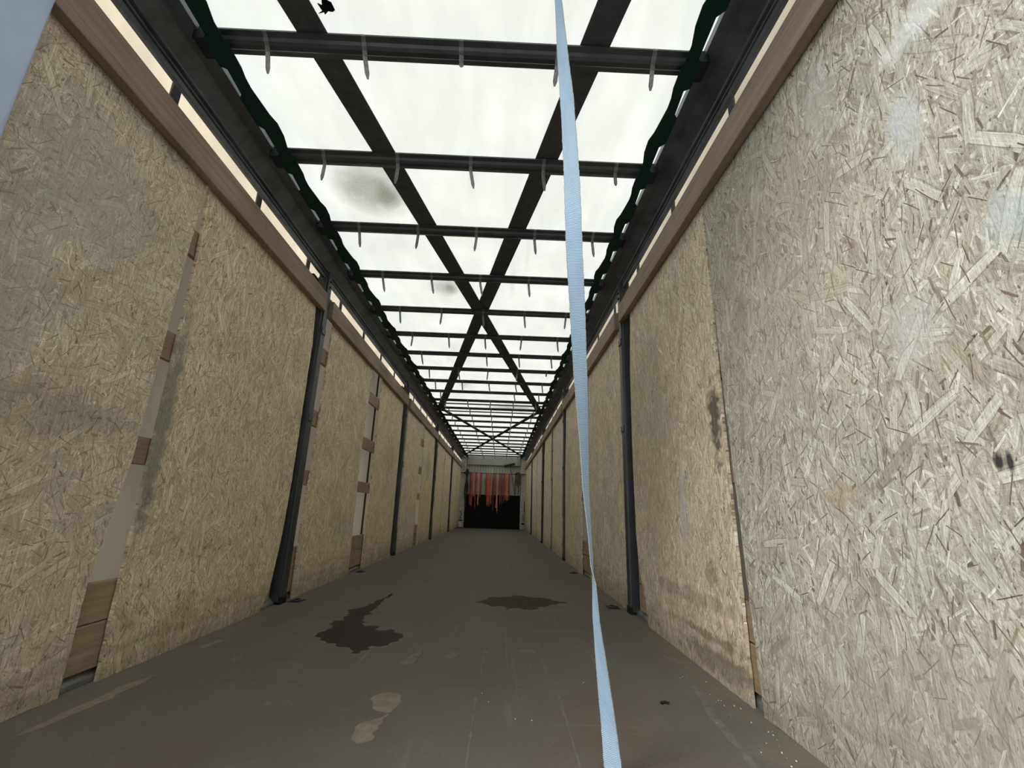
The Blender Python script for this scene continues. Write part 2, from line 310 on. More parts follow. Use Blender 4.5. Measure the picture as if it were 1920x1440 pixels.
# ---------------------------------------------------------------- mesh helpers
class MB:
    def __init__(s): s.v = []; s.f = []
    def poly_prism(s, pts, axis, a, b):
        """pts: 2D polygon in the two remaining axes (order x,y,z without `axis`); extruded from a to b"""
        n = len(pts); k = len(s.v)
        for h in (a, b):
            for p in pts:
                q = list(p); q.insert(axis, h); s.v.append(tuple(q))
        area = sum(pts[i][0] * pts[(i + 1) % n][1] - pts[(i + 1) % n][0] * pts[i][1] for i in range(n))
        fl = (area > 0) ^ (axis == 1) ^ (b < a)
        A = [k + i for i in range(n)]; B = [k + n + i for i in range(n)]
        s.f.append(A[::-1] if fl else A); s.f.append(B if fl else B[::-1])
        for i in range(n):
            j = (i + 1) % n; q = [k + i, k + j, k + n + j, k + n + i]; s.f.append(q if fl else q[::-1])
        return s
    def box(s, x0, x1, y0, y1, z0, z1):
        return s.poly_prism([(x0, y0), (x1, y0), (x1, y1), (x0, y1)], 2, z0, z1)
    def tube(s, path, r, seg=8):
        path = [Vector(p) for p in path]; k = len(s.v); n = len(path)
        for i, p in enumerate(path):
            t = (path[min(i + 1, n - 1)] - path[max(i - 1, 0)]).normalized()
            a = t.orthogonal().normalized() if i == 0 else (s._a - t * s._a.dot(t)).normalized(); s._a = a; b = t.cross(a)
            rr = r[i] if isinstance(r, (list, tuple)) else r
            for j in range(seg):
                w = 2 * math.pi * j / seg; s.v.append(tuple(p + (a * math.cos(w) + b * math.sin(w)) * rr))
        for i in range(n - 1):
            for j in range(seg):
                j2 = (j + 1) % seg; s.f.append([k + i * seg + j, k + i * seg + j2, k + (i + 1) * seg + j2, k + (i + 1) * seg + j])
        s.f.append([k + j for j in range(seg)][::-1]); s.f.append([k + (n - 1) * seg + j for j in range(seg)]); return s
    def ribbon(s, rows, th=.0015):
        """rows: list of (left, right) points; a strip with thickness along the row normal"""
        k = len(s.v); n = len(rows); N_ = []
        for i, (a, b) in enumerate(rows):
            a = Vector(a); b = Vector(b); c0 = Vector(rows[max(i - 1, 0)][0]); c1 = Vector(rows[min(i + 1, n - 1)][0])
            nn = (b - a).cross(c1 - c0); nn = nn.normalized() if nn.length > 1e-9 else Vector((0, 1, 0))
            if N_ and nn.dot(N_[-1]) < 0: nn = -nn
            N_.append(nn); 
            for p, sg in ((a, 1), (b, 1), (b, -1), (a, -1)): s.v.append(tuple(p + nn * th * .5 * sg))
        for i in range(n - 1):
            for j in range(4):
                j2 = (j + 1) % 4; s.f.append([k + i * 4 + j, k + i * 4 + j2, k + (i + 1) * 4 + j2, k + (i + 1) * 4 + j])
        s.f.append([k + 3, k + 2, k + 1, k]); e = k + (n - 1) * 4; s.f.append([e, e + 1, e + 2, e + 3]); return s
    def mesh(s, name):
        me = bpy.data.meshes.new(name); me.from_pydata(s.v, [], s.f); me.update(); return me
    def build(s, name, material, parent=None, bevel=0, smooth=False, kind=None):
        me = s.mesh(name); me.materials.append(material)
        if smooth: me.shade_smooth()
        o = bpy.data.objects.new(name, me); COL.objects.link(o)
        if parent: o.parent = parent
        if bevel:
            bm = o.modifiers.new('bevel', 'BEVEL'); bm.width = bevel; bm.segments = 2; bm.limit_method = 'ANGLE'
        if kind: o['kind'] = kind
        return o
def tag(o, label, cat, group=None):
    o['label'] = label; o['category'] = cat
    if group: o['group'] = group
    return o
def empty(name, loc=(0, 0, 0)):
    o = bpy.data.objects.new(name, None); COL.objects.link(o); o.location = loc; o.empty_display_size = .1; return o

Y0, D = .38, 17.9
ORD = ['first', 'second', 'third', 'fourth', 'fifth', 'sixth', 'seventh', 'eighth', 'ninth', 'tenth', 'eleventh', 'twelfth', 'thirteenth', 'fourteenth', 'fifteenth', 'sixteenth', 'seventeenth', 'eighteenth', 'nineteenth', 'twentieth',
       'twenty-first', 'twenty-second', 'twenty-third', 'twenty-fourth', 'twenty-fifth', 'twenty-sixth']
NTH = lambda i: 'nearest' if i == 0 else ORD[i]

# ---------------------------------------------------------------- setting
g = MB().box(-30, 30, -30, 45, -1.35, -1.25).build('ground', M_GROUND, kind='structure')
MB().box(2.4, 6.0, -13, -.4, -1.25, 2.9).build('unseen_daylight_block', M_VOID, kind='structure')  # unseen dark block, added to hold back daylight from the right rear
fl = MB().box(-1.30, 1.30, Y0, D + .1, -.16, -.03).build('floor', M_VOID, kind='structure')
cuts = [Y0, 2.09, 4.90, 7.40, 9.90, 12.40, 14.90, D + .05]
for a, b in zip(cuts, cuts[1:]):
    MB().box(-1.29, 1.29, a + .0012, b - .0012, -.03, 0).build('floor_panel', M_FLOOR, fl)
def jag(pts, seed, step=.06, amp=.02):
    r = random.Random(seed); out = []
    for i, p in enumerate(pts):
        q = pts[(i + 1) % len(pts)]; L = math.dist(p, q); n = max(2, int(L / step))
        nx, ny = (q[1] - p[1]) / L, -(q[0] - p[0]) / L
        for k in range(n):
            t = k / n; d = r.uniform(-amp, amp) if k else 0
            out.append((p[0] + (q[0] - p[0]) * t + nx * d, p[1] + (q[1] - p[1]) * t + ny * d))
    return out
def film_obj(pts, m_, label, seed, amp=.012, h=.0012, step=.05):
    o = MB().poly_prism(jag(pts, seed, step, amp), 2, 0.0, h).build('stain' if m_ in (M_WET, M_DAMP) else 'worn_patch', m_, fl); o['label'] = label
film_obj([(-.69, 2.78), (-.66, 2.92), (-.70, 3.05), (-.66, 3.15), (-.71, 3.42), (-.63, 3.55), (-.61, 3.75), (-.565, 4.05), (-.575, 3.72), (-.545, 3.5), (-.545, 3.15), (-.49, 2.98), (-.43, 3.0), (-.39, 2.9), (-.33, 2.93), (-.23, 2.80), (-.23, 2.70), (-.27, 2.62), (-.35, 2.60), (-.37, 2.48), (-.41, 2.47), (-.43, 2.53), (-.52, 2.58), (-.60, 2.66)], M_WET, 'large dark wet stain', 3, .022, step=.03)
film_obj([(.12, 3.80), (.23, 4.02), (.33, 4.04), (.45, 4.13), (.56, 4.06), (.66, 4.04), (.75, 3.94), (.83, 3.86), (.75, 3.84), (.67, 3.76), (.60, 3.70), (.56, 3.60), (.48, 3.58), (.40, 3.62), (.36, 3.55), (.33, 3.68), (.23, 3.67)], M_DAMP, 'long dark damp stain', 5, .022, step=.03)
film_obj([(-.17, 1.96), (-.12, 2.0), (-.065, 1.97), (-.06, 1.88), (-.075, 1.82), (-.12, 1.83), (-.15, 1.88)], M_PEEL, 'pale peeled patch', 7, .010, step=.025)
film_obj([(-.155, 1.73), (-.12, 1.76), (-.08, 1.82), (-.09, 1.72), (-.085, 1.62), (-.12, 1.60), (-.15, 1.63)], M_PEEL, 'pale peeled patch', 8, .010, step=.025)
film_obj([(-.155, 2.36), (-.11, 2.48), (-.085, 2.64), (-.075, 2.45), (-.09, 2.34), (-.12, 2.30)], M_PEELG, 'grey scuffed patch', 9, .006, step=.03)
film_obj([(.035, 2.45), (.06, 2.52), (.12, 2.53), (.10, 2.46), (.06, 2.38)], M_PEELG, 'grey scuffed patch', 19, .006, step=.03)
film_obj([(-1.12, 1.58), (-1.12, 1.80), (-1.115, 2.02), (-1.08, 2.12), (-1.065, 2.0), (-1.07, 1.8), (-1.10, 1.62)], M_PEEL, 'long pale scuff by left wall', 10, .008, step=.04)
film_obj([(-1.15, 2.50), (-1.13, 2.62), (-1.10, 2.62), (-1.11, 2.48)], M_PEEL, 'small pale scuff', 11, .006, step=.03)
film_obj([(.33, 4.46), (.36, 4.47), (.70, 4.50), (.70, 4.475), (.5, 4.46)], M_PEELG, 'pale crosswise scrape', 12, .004, step=.05)
film_obj([(.18, 4.88), (.26, 4.915), (.70, 4.94), (.70, 4.92), (.30, 4.88)], M_PEELG, 'pale crosswise scrape', 13, .004, step=.05)
film_obj([(-.10, 4.86), (.10, 4.88), (.10, 4.905), (-.08, 4.89)], M_PEELG, 'pale crosswise scrape', 14, .004, step=.05)
for x_, y_, y2 in ((.205, 1.45, 1.98), (.215, 2.2, 2.6), (.50, 2.25, 2.74), (.52, 1.5, 2.05)):
    film_obj([(x_, y_), (x_ + .006, y_), (x_ + .010, y2), (x_ + .003, y2)], M_PEELG, 'thin pale lengthwise scratch', int(x_ * 1000 + y_ * 10), .0025, step=.03)
film_obj([(1.01, 1.48), (1.03, 1.5), (1.07, 1.85), (1.13, 2.30), (1.12, 2.31), (1.09, 2.12), (1.04, 1.88)], M_PEELG, 'long pale scrape by right wall', 16, .006, step=.04)

# side curtains behind the boarding
for side, nm in ((-1, 'left'), (1, 'right')):
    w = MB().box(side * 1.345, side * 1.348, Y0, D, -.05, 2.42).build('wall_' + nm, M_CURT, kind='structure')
    b_ = MB().box(side * 1.345, side * 1.348, Y0, D, 2.42, 2.701).build('curtain_lit_band', M_CURT_T, w)
    y = 1.78 - .785
    while y < D:
        MB().box(side * 1.334, side * 1.342, y - .027, y + .027, -.02, 2.70).build('curtain_strap', M_TIE, w)
        y += .785
    MB().poly_prism([(side * 1.262, 0), (side * 1.335, 0), (side * 1.335, .05), (side * 1.29, .05), (side * 1.262, .02)], 1, Y0, D).build('trim_' + ('1' if side < 0 else '2'), M_RAVE, kind='structure', bevel=.003)

# roof sheet
rf = MB().box(-1.36, 1.36, Y0, D + .05, 2.7015, 2.7035).build('ceiling', M_ROOF, kind='structure')

# front bulkhead
wf = MB()
wf.box(-1.36, 1.36, D + .06, D + .10, -.03, 2.70)
wf = wf.build('wall_front', M_WPAINT, kind='structure')
MB().box(-1.03, 1.03, D - .10, D + .06, 2.32, 2.70).build('header_panel', M_HEAD, wf, bevel=.006)
# ribbed white panel: trapezoid corrugation in plan
pts = []; x = -1.03; k = 0
while x < 1.0:
    pts += [(x, D + .02), (x + .070, D + .02), (x + .078, D + .045), (x + .098, D + .045)]; x += .106
pts += [(1.03, D + .02), (1.03, D + .058), (-1.03, D + .058)]
MB().poly_prism(pts, 2, 1.18, 2.32).build('ribbed_panel', M_WPAINT, wf)
for xa, xb in ((-1.045, -.0025), (-.0025, 1.03)):
    MB().box(xa, xb, D - .035, D + .03, 0, 1.215).build('kick_board', M_BLACK, wf, bevel=.004)
for s_ in (-1, 1):
    cp = MB().box(s_ * 1.045, s_ * 1.255, D - .12, D + .05, 0, 2.62).build('corner_post', M_WPAINT, wf, bevel=.01)
    hm = MB(); r = random.Random(5 + s_)
    for z in [.35 + .145 * i for i in range(15)]:
        xx = s_ * 1.12 + r.uniform(-.02, .02)
        hm.poly_prism([(xx + .012 * math.cos(a), z + .016 * math.sin(a)) for a in [j * math.pi / 4 for j in range(8)]], 1, D - .124, D - .119)
    hm.build('hole_discs', M_VOID, cp, kind='stuff')  # flat dark discs stand in for the holes in the post

# ---------------------------------------------------------------- roof rails, cant rails
def fl_(s_, pts): return [(s_ * x, z) for x, z in pts]
for s_, nm in ((-1, 'left'), (1, 'right')):
    dz = .032 if s_ > 0 else .004
    rail = empty('roof_rail', (s_ * 1.25, Y0, 2.6))
    def at(m_, name, mat_, bev=.003):
        o = m_.build(name, mat_, rail, bevel=bev); o.location = (-s_ * 1.25, -Y0, -2.6); return o
    # slanted face, soffit and outer flank as one extrusion with two grooves near the lower edge
    at(MB().poly_prism(fl_(s_, [(1.252, 2.499 + dz), (1.252, 2.528 + dz), (1.262, 2.530 + dz), (1.262, 2.538 + dz), (1.250, 2.540 + dz), (1.250, 2.552 + dz), (1.262, 2.555 + dz), (1.262, 2.563 + dz), (1.247, 2.566 + dz), (1.240, 2.580 + dz),
        (1.182, 2.643), (1.170, 2.650), (1.112, 2.652), (1.112, 2.690), (1.17, 2.70), (1.276, 2.70), (1.276, 2.499 + dz)]), 1, Y0, D), 'rail_profile', M_ALU, .002)
    at(MB().tube([(s_ * 1.246, Y0, 2.572 + dz), (s_ * 1.246, D, 2.572 + dz)], .006), 'runner_track', M_ALU, 0)
    tag(rail, f'long dark metal roof rail with slanted face along the top of the {nm} wall', 'rail')

    # timber rails between the posts
    posts = [3.55, 7.08, 10.74, 14.40]
    edges = [Y0] + posts + [D]
    for i in range(5):
        a = edges[i] + (.072 if i else 0); b = edges[i + 1] - (.072 if i < 4 else .13)
        t = empty('timber_rail', (s_ * 1.22, a, 2.265))
        o = MB().poly_prism(fl_(s_, [(1.195, 2.19), (1.2385, 2.19), (1.2385, 2.345), (1.195, 2.345)]), 1, a, b).build('beam', M_TIMB, t, bevel=.005); o.location = (-s_ * 1.22, -a, -2.265)
        r = random.Random(i * 3 + s_)
        top = [(a + (b - a) * k / 60, 2.372 + r.uniform(-.006, .006)) for k in range(61)]
        o2 = MB().poly_prism([(a, 2.262)] + [(b, 2.262)] + top[::-1], 0, s_ * 1.2405, s_ * 1.252).build('backing_strip', M_ALUS, t); o2.location = (-s_ * 1.22, -a, -2.265)
        where = ['running out of frame overhead', 'between the first and second posts', 'between the second and third posts', 'between the third and last posts', 'ending at the white bulkhead'][i]
        tag(t, f'brown timber rail on top of the {nm} wall, {where}', 'beam', 'timber rails along the walls')
    # battens
    for i in range(5):
        a = edges[i] + (.116 if i > 1 else .06 if i else 0); b = edges[i + 1] - (.15 if i < 4 else .13)
        for j, (z0, z1) in enumerate([(.052, .215), (.222, .365), (.82, .935), (1.29, 1.42), (1.82, 1.95)]):
            o = MB().box(s_ * 1.257, s_ * 1.282, a, b, z0, z1).build('wooden_batten', M_BATT, bevel=.002)
            tag(o, f'{["lowest", "second lowest", "middle", "second highest", "topmost"][j]} brown batten in the gaps of the {["nearest", "second", "third", "fourth", "farthest"][i]} bay of the {nm} wall', 'plank', 'horizontal battens behind the boards')
    # posts
    for i, y in enumerate(posts):
        p = empty('steel_post', (s_ * 1.26, y, 0)); off = (-s_ * 1.26, -y, 0)
        def pa(m_, name, mat_, bev=.003):
            o = m_.build(name, mat_, p, bevel=bev); o.location = off; return o
        # open channel: web with two flanges and a stiffening lip
        prof = [(1.222, y - .034), (1.222, y + .034), (1.300, y + .052), (1.300, y + .044), (1.236, y + .027), (1.236, y - .027), (1.300, y - .044), (1.300, y - .052)]
        pa(MB().poly_prism([(s_ * a_, b_) for a_, b_ in prof], 2, 0.0, 2.57), 'column', M_STEEL, .002)
        pa(MB().box(s_ * 1.232, s_ * 1.300, y - .066, y - .056, 0.02, 2.50), 'side_flange', M_STEEL, .001)
        pa(MB().box(s_ * 1.232, s_ * 1.300, y + .056, y + .066, 0.02, 2.50), 'side_flange', M_STEEL, .001)
        pa(MB().box(s_ * 1.214, s_ * 1.222, y - .038, y + .038, 2.02, 2.07), 'bracket', M_STEEL, .002)
        pa(MB().box(s_ * 1.214, s_ * 1.222, y - .038, y + .038, 1.30, 1.35), 'bracket', M_STEEL, .002)
        pa(MB().box(s_ * 1.216, s_ * 1.30, y - .045, y + .045, 0.0, .05), 'foot', M_VOID, .006)
        pa(MB().box(s_ * 1.302, s_ * 1.330, y - .145, y + (.055 if i == 0 else .11), 0.0, 2.49), 'gap_shade_plate', M_VOID, .002)  # black plate added to paint the dark gaps beside the post
        for z in (2.44, 2.49):
            pa(MB().tube([(s_ * 1.213, y, z), (s_ * 1.2235, y, z)], .009, 8), 'bolt', M_VOID, 0)
        tag(p, f'dark grey steel post, {["nearest to the camera", "second from the camera", "third from the camera", "farthest from the camera"][i]} on the {nm} wall', 'post', 'steel posts of the side walls')

# ---------------------------------------------------------------- OSB sheets
left = [([(Y0, 0), (1.872, 0), (1.875, .36), (1.908, .63), (1.938, .82), (1.952, 1.28), (1.965, 1.8), (1.985, 2.25), (Y0, 2.25)], M_OSB_LN),
        ([(2.03, 0), (3.27, 0), (3.36, .14), (3.42, .48), (3.44, .84), (3.43, 1.91), (3.38, 2.25), (2.0, 2.25), (2.03, 1.83)], M_OSB_L),
        ([(3.73, 0), (5.05, 0), (5.01, 1.17), (5.10, 2.25), (3.78, 2.25), (3.76, 1.13), (3.72, .45)], M_OSB_L),
        ([(5.50, 0), (6.88, 0), (6.86, 1.21), (6.84, 2.25), (5.54, 2.25), (5.54, 1.13)], M_OSB_L),
        ([(7.30, 0), (8.60, 0), (8.64, .6), (8.56, 2.25), (7.24, 2.25), (7.28, 1.24)], M_OSB_L),
        ([(8.97, 0), (10.50, 0), (10.46, 1.27), (10.42, 2.25), (8.93, 2.25), (9.0, .99)], M_OSB_L),
        ([(11.05, 0), (12.42, 0), (12.38, 1.4), (12.32, 2.25), (11.0, 2.25), (11.05, 1.3)], M_OSB_L),
        ([(12.56, 0), (14.2, 0), (14.12, 1.5), (14.06, 2.25), (12.52, 2.25)], M_OSB_L),
        ([(14.82, 0), (16.2, 0), (16.2, 2.25), (14.68, 2.25), (14.75, 1.5)], M_OSB_L),
        ([(16.32, 0), (17.76, 0), (17.76, 2.25), (16.32, 2.25)], M_OSB_L)]
right = [([(Y0, 0), (1.86, 0), (1.885, .38), (1.910, .85), (1.932, 1.23), (1.955, 1.9), (1.965, 2.25), (Y0, 2.25)], M_OSB_RN),
         ([(1.935, 0), (3.17, 0), (3.22, .16), (3.32, .30), (3.37, .55), (3.38, 1.2), (3.36, 1.73), (3.29, 2.25), (1.975, 2.25), (1.968, 1.2), (1.955, .85)], M_OSB_R),
         ([(3.66, 0), (5.05, 0), (5.08, .85), (5.06, 2.25), (3.66, 2.25)], M_OSB_R),
         ([(5.60, 0), (6.98, 0), (6.96, 1.3), (6.86, 2.25), (5.56, 2.25)], M_OSB_R),
         ([(7.36, 0), (8.68, 0), (8.66, 1.44), (8.58, 2.25), (7.22, 2.25), (7.27, 1.3)], M_OSB_R),
         ([(9.02, 0), (10.44, 0), (10.35, 1.5), (10.22, 2.25), (8.94, 2.25)], M_OSB_R),
         ([(10.98, 0), (12.26, 0), (12.30, 1.5), (12.32, 2.25), (10.86, 2.25)], M_OSB_R),
         ([(12.48, 0), (14.05, 0), (14.2, 2.25), (12.46, 2.25)], M_OSB_R),
         ([(14.72, 0), (16.2, 0), (16.25, 2.25), (14.62, 2.25)], M_OSB_R),
         ([(16.36, 0), (17.76, 0), (17.76, 2.25), (16.36, 2.25)], M_OSB_R)]
WH = ['nearest, running out of frame', 'second, before the first post', 'third, just past the first post', 'fourth, before the second post',
      'fifth, just past the second post', 'sixth, before the third post', 'seventh, just past the third post', 'eighth, before the last post',
      'ninth, just past the last post', 'farthest, meeting the bulkhead']
for s_, nm, lst in ((-1, 'left', left), (1, 'right', right)):
    for i, (pts, m_) in enumerate(lst):
        if i >= 3: m_ = M_OSB_LF if s_ < 0 else M_OSB_RF
        q = jag(pts, i * 13 + s_ * 5, .03 if i < 3 else .08, .0025 if i < 4 else .004)
        q = [(a, max(0.0, b)) for a, b in q]
        o = MB().poly_prism(q, 0, s_ * 1.240, s_ * 1.2515).build('strand_board', m_)
        look = 'pale bleached' if (s_ > 0 and i == 0) else 'tan' if s_ < 0 else 'greyish tan'
        tag(o, f'{look} OSB sheet on the {nm} wall, {WH[i]}', 'board', 'OSB sheets lining the walls')

# ---------------------------------------------------------------- roof bows with clips
bows = [.22, .91, 1.57, 2.245, 2.93, 3.62, 4.33, 5.02, 5.68, 6.34, 7.0, 7.66, 8.31, 9.0, 9.72, 10.37, 11.06, 11.76, 12.5, 13.19, 13.89, 14.61, 15.26, 15.97, 16.59, 17.2]
bows = [b for b in bows if b > Y0]
bow_prof = [(-.050, 2.672), (-.050, 2.664), (-.028, 2.656), (-.021, 2.643), (-.008, 2.634), (.014, 2.634), (.026, 2.644), (.056, 2.652), (.056, 2.672)]
bows = [b * 1.0206 for b in bows]
bm_ = MB().poly_prism(bow_prof, 0, -1.045, 1.045).mesh('bow_tube'); bm_.materials.append(M_BOW)
blk_ = MB().box(-.045, .045, -.050, .050, 2.612, 2.674).mesh('carriage'); blk_.materials.append(M_BLOCK)
def clip_mesh(L, lean, nm):
    m_ = MB(); rows = []
    pth = [(-.049, 2.671), (-.049, 2.664), (-.029, 2.653), (-.021, 2.642), (-.008, 2.632), (.004, 2.612)]
    for (y, z) in pth: rows.append(((-.010, y - .001, z), (.010, y - .001, z)))
    n = 4
    for k in range(1, n + 1):
        t = k / n; w = .010 if k < n else .004
        cx = lean * t; rows.append(((cx - w, .004 + .012 * t, 2.612 - L * t), (cx + w, .004 + .012 * t, 2.612 - L * t)))
    m_.ribbon(rows, .003); me = m_.mesh(nm); me.materials.append(M_CLIP); return me
clips = [clip_mesh(.108, .012, 'clip_a'), clip_mesh(.112, .022, 'clip_b'), clip_mesh(.020, 0.0, 'clip_c'), clip_mesh(.102, -.010, 'clip_d'), clip_mesh(.050, .006, 'clip_e')]
rc = random.Random(21)
missing = {(7, 1), (10, 1), (10, 2)}
for i, y in enumerate(bows):
    b = empty('roof_bow', (0, y, 2.616))
    def kid(me, name, x=0, lab=None):
        o = bpy.data.objects.new(name, me); COL.objects.link(o); o.parent = b; o.location = (x, 0, -2.616); return o
    kid(bm_, 'bow_tube')
    kid(blk_, 'end_carriage', -1.085); kid(blk_, 'end_carriage', 1.085)
    for j in range(5):
        if (i, j) in missing: continue
        c = 2 if (i, j) in ((1, 2), (8, 4)) else (4 if (i, j) == (2, 4) else rc.choice((0, 1, 3, 0, 3)))
        if i == 1: c = [0, 1, 2, 3, 3][j]
        kid(clips[c], 'hanging_clip', -.83 + .43 * j)
    tag(b, f'dark metal roof bow with small hanging clips, {NTH(i)} crossbar counting from the camera end' if i else 'dark metal roof bow above the top of the frame, crossbar nearest the camera end', 'crossbar', 'roof bows under the white sheet')
# two thin secondary bars beside bows in the middle of the roof
for i, y in enumerate((8.80, 9.52)):
    o = MB().poly_prism([(y - .02, 2.65), (y + .02, 2.65), (y + .02, 2.672), (y - .02, 2.672)], 0, -1.10, 1.10).build('thin_crossbar', M_BOW, bevel=.004)
    tag(o, 'thin dark crossbar between two roof bows, ' + ('just before the two diagonal bands end' if i == 0 else 'just past the start of the far diagonal bands'), 'crossbar')

# ---------------------------------------------------------------- diagonal bands
def brace(x0, y0, x1, y1, w, z, label):
    d = Vector((x1 - x0, y1 - y0, 0)).normalized(); n = Vector((-d.y, d.x, 0)) * w / 2
    pts = [(x0 + n.x, y0 + n.y), (x1 + n.x, y1 + n.y), (x1 - n.x, y1 - n.y), (x0 - n.x, y0 - n.y)]
    o = MB().poly_prism(pts, 2, z, z + .005).build('roof_brace', M_BRACE); tag(o, label, 'brace', 'diagonal bands under the roof sheet')
k = .212
brace(-(4.50 - Y0) * k, Y0, (9.25 - 4.50) * k, 9.25, .130, 2.6745, 'wide dark diagonal band in the near roof cross, from upper left to right')
brace((4.50 - Y0) * k, Y0, -(9.25 - 4.50) * k, 9.25, .130, 2.681, 'wide dark diagonal band in the near roof cross, from upper right to left')
brace(-1.0, 9.40, 1.10, 17.75, .105, 2.6745, 'dark diagonal band in the far roof cross, running to the right')
brace(1.03, 9.40, -1.12, 17.75, .105, 2.681, 'dark diagonal band in the far roof cross, running to the left')

# ---------------------------------------------------------------- green webbing strips along both roof edges
for s_, nm in ((-1, 'left'), (1, 'right')):
    inn = []; out = []
    allb = [.24] + bows + [17.88]
    io = {-1: .985, 1: 1.012}[s_]; oo = {-1: 1.084, 1: 1.094}[s_]
    for a, b in zip(allb, allb[1:]):
        if b <= Y0 + .01: continue
        p = b - a; a0 = max(a, Y0)
        for t, d in ((.0, .0), (.12, .002), (.20, .012), (.28, .014), (.42, .004), (.50, -.002), (.58, -.016), (.70, -.012), (.82, .006), (.94, .006)):
            y = a + p * t
            if y >= Y0: inn.append((io + d, y))
        for t, d in ((.0, 0), (.115, 0), (.135, -.026), (.33, -.018), (.36, 0), (.60, 0), (.64, -.026), (.90, -.022), (.925, 0)):
            y = a + p * t
            if y >= Y0: out.append((oo + d, y))
    pts = [(s_ * x, y) for x, y in inn + out[::-1]]
    n = len(pts)
    g_ = MB().poly_prism(pts, 2, 2.6045, 2.6085).build('webbing_strip', M_GREEN)
    tag(g_, f'dark green webbing strip with a wavy edge along the {nm} roof rail', 'webbing')

# torn scrap on the roof sheet
sc = MB().poly_prism([(-.555, 1.500), (-.565, 1.470), (-.548, 1.478), (-.540, 1.448), (-.522, 1.455), (-.505, 1.465), (-.500, 1.495), (-.512, 1.502), (-.530, 1.500), (-.548, 1.515), (-.550, 1.505), (-.575, 1.512)], 2, 2.6975, 2.7012).build('tape_scrap', M_BLACK)
sc.location = (0, -.02, 0)
tag(sc, 'small torn black scrap stuck under the white roof sheet beside the left diagonal band', 'scrap')

# ---------------------------------------------------------------- blue strap in the foreground
T = [(.356, .935, 2.545, .014), (.372, .965, 2.39, .014), (.393, 1.014, 2.152, .0159), (.410, 1.046, 1.988, .0284), (.430, 1.079, 1.827, .0385), (.439, 1.100, 1.720, .0420), (.448, 1.121, 1.616, .0447), (.462, 1.166, 1.388, .0470),
     (.472, 1.191, 1.267, .0440), (.487, 1.232, 1.058, .0375), (.502, 1.269, .873, .0235), (.510, 1.295, .746, .0165), (.524, 1.320, .620, .0088), (.532, 1.336, .542, .0068), (.539, 1.345, .496, .0095), (.546, 1.363, .404, .0178), (.566, 1.390, .268, .0312),
     (.586, 1.417, .134, .0404), (.602, 1.438, .004, .0470)]
Wd = .0475; phis = []
for i, (x, y, z, w) in enumerate(T):
    ph = math.acos(min(1, w / Wd)); phis.append(-ph if z > 1.388 else (ph if z > .52 else math.pi - ph))
rows = []; uvv = []; L = 0; prev = None
for i in range(len(T) - 1):
    n = max(4, int(math.dist(T[i][:3], T[i + 1][:3]) / .006))
    for k_ in range(n + (i == len(T) - 2)):
        t = k_ / n; ts = t * t * (3 - 2 * t) * .3 + t * .7
        c = Vector(T[i][:3]).lerp(Vector(T[i + 1][:3]), t); ph = phis[i] * (1 - ts) + phis[i + 1] * ts
        fr = .0007 * random.uniform(-1, 1)
        va = math.atan2(c.x - .2734, c.y); h = (Vector((math.cos(va), -math.sin(va), 0)) * math.cos(ph) + Vector((math.sin(va), math.cos(va), 0)) * math.sin(ph)) * (Wd / 2 + fr)
        L += (c - prev).length if prev is not None else 0; prev = c
        rows.append((c - h, c + h)); uvv.append(L)
st = MB().ribbon(rows, .0018); o = st.build('blue_webbing', M_STRAP)
uvl = o.data.uv_layers.new(name='UVMap')
for lp in o.data.loops:
    i, j = divmod(lp.vertex_index, 4); uvl.data[lp.index].uv = (0.0 if j in (0, 3) else 1.0, uvv[i])
se = empty('lashing_strap', (.602, 1.438, 0)); o.parent = se; o.location = (-.602, -1.438, 0)
o.name = 'webbing'
# loop round the roof bow above the frame
lp = []
for a in range(0, 13):
    an = math.pi * (1.0 - a / 6.0) ; lp.append((.352, .912 + .060 * math.cos(an) + .0, 2.655 + .056 * math.sin(an)))
lp = [(.356, .935, 2.545), (.353, .905, 2.60), (.352, .868, 2.64), (.352, .866, 2.672), (.352, .90, 2.6735)]
lo = MB().ribbon([((x - .012, y, z), (x + .012, y, z)) for x, y, z in lp], .0018).build('top_loop', M_STRAP, se); lo.location = (-.602, -1.438, 0)
fe = MB().ribbon([((.602 - .024, 1.438, .002), (.602 + .024, 1.438, .002)), ((.606 - .024, 1.41, .0022), (.606 + .024, 1.41, .0022)), ((.612 - .024, 1.30, .0022), (.612 + .024, 1.30, .0022))], .0018).build('tail', M_STRAP, se); fe.location = (-.602, -1.438, 0)
tag(se, 'light blue woven lashing strap hanging in the foreground, half twisted, from roof to floor', 'strap')

# ---------------------------------------------------------------- rear corner post at upper left
rp_ = empty('rear_corner_post', (-1.19, .9, 0))
prof = []
for (cx, cy, a0) in ((-1.152, 1.066, 0), (-1.215, 1.066, 90), (-1.215, .52, 180), (-1.152, .52, 270)):
    for k_ in range(5):
        a = math.radians(a0 + k_ * 22.5); prof.append((cx + .018 * math.cos(a), cy + .018 * math.sin(a)))
o = MB().poly_prism(prof, 2, 0, 2.18).build('pillar', M_BLUEP, rp_); o.location = (1.19, -.9, 0)
o = MB().box(-1.236, -1.200, 1.084, 1.092, 0, 2.18).build('edge_seal', M_BLACK, rp_); o.location = (1.19, -.9, 0)
tag(rp_, 'pale blue painted steel pillar at the upper left corner, close to the camera', 'pillar')

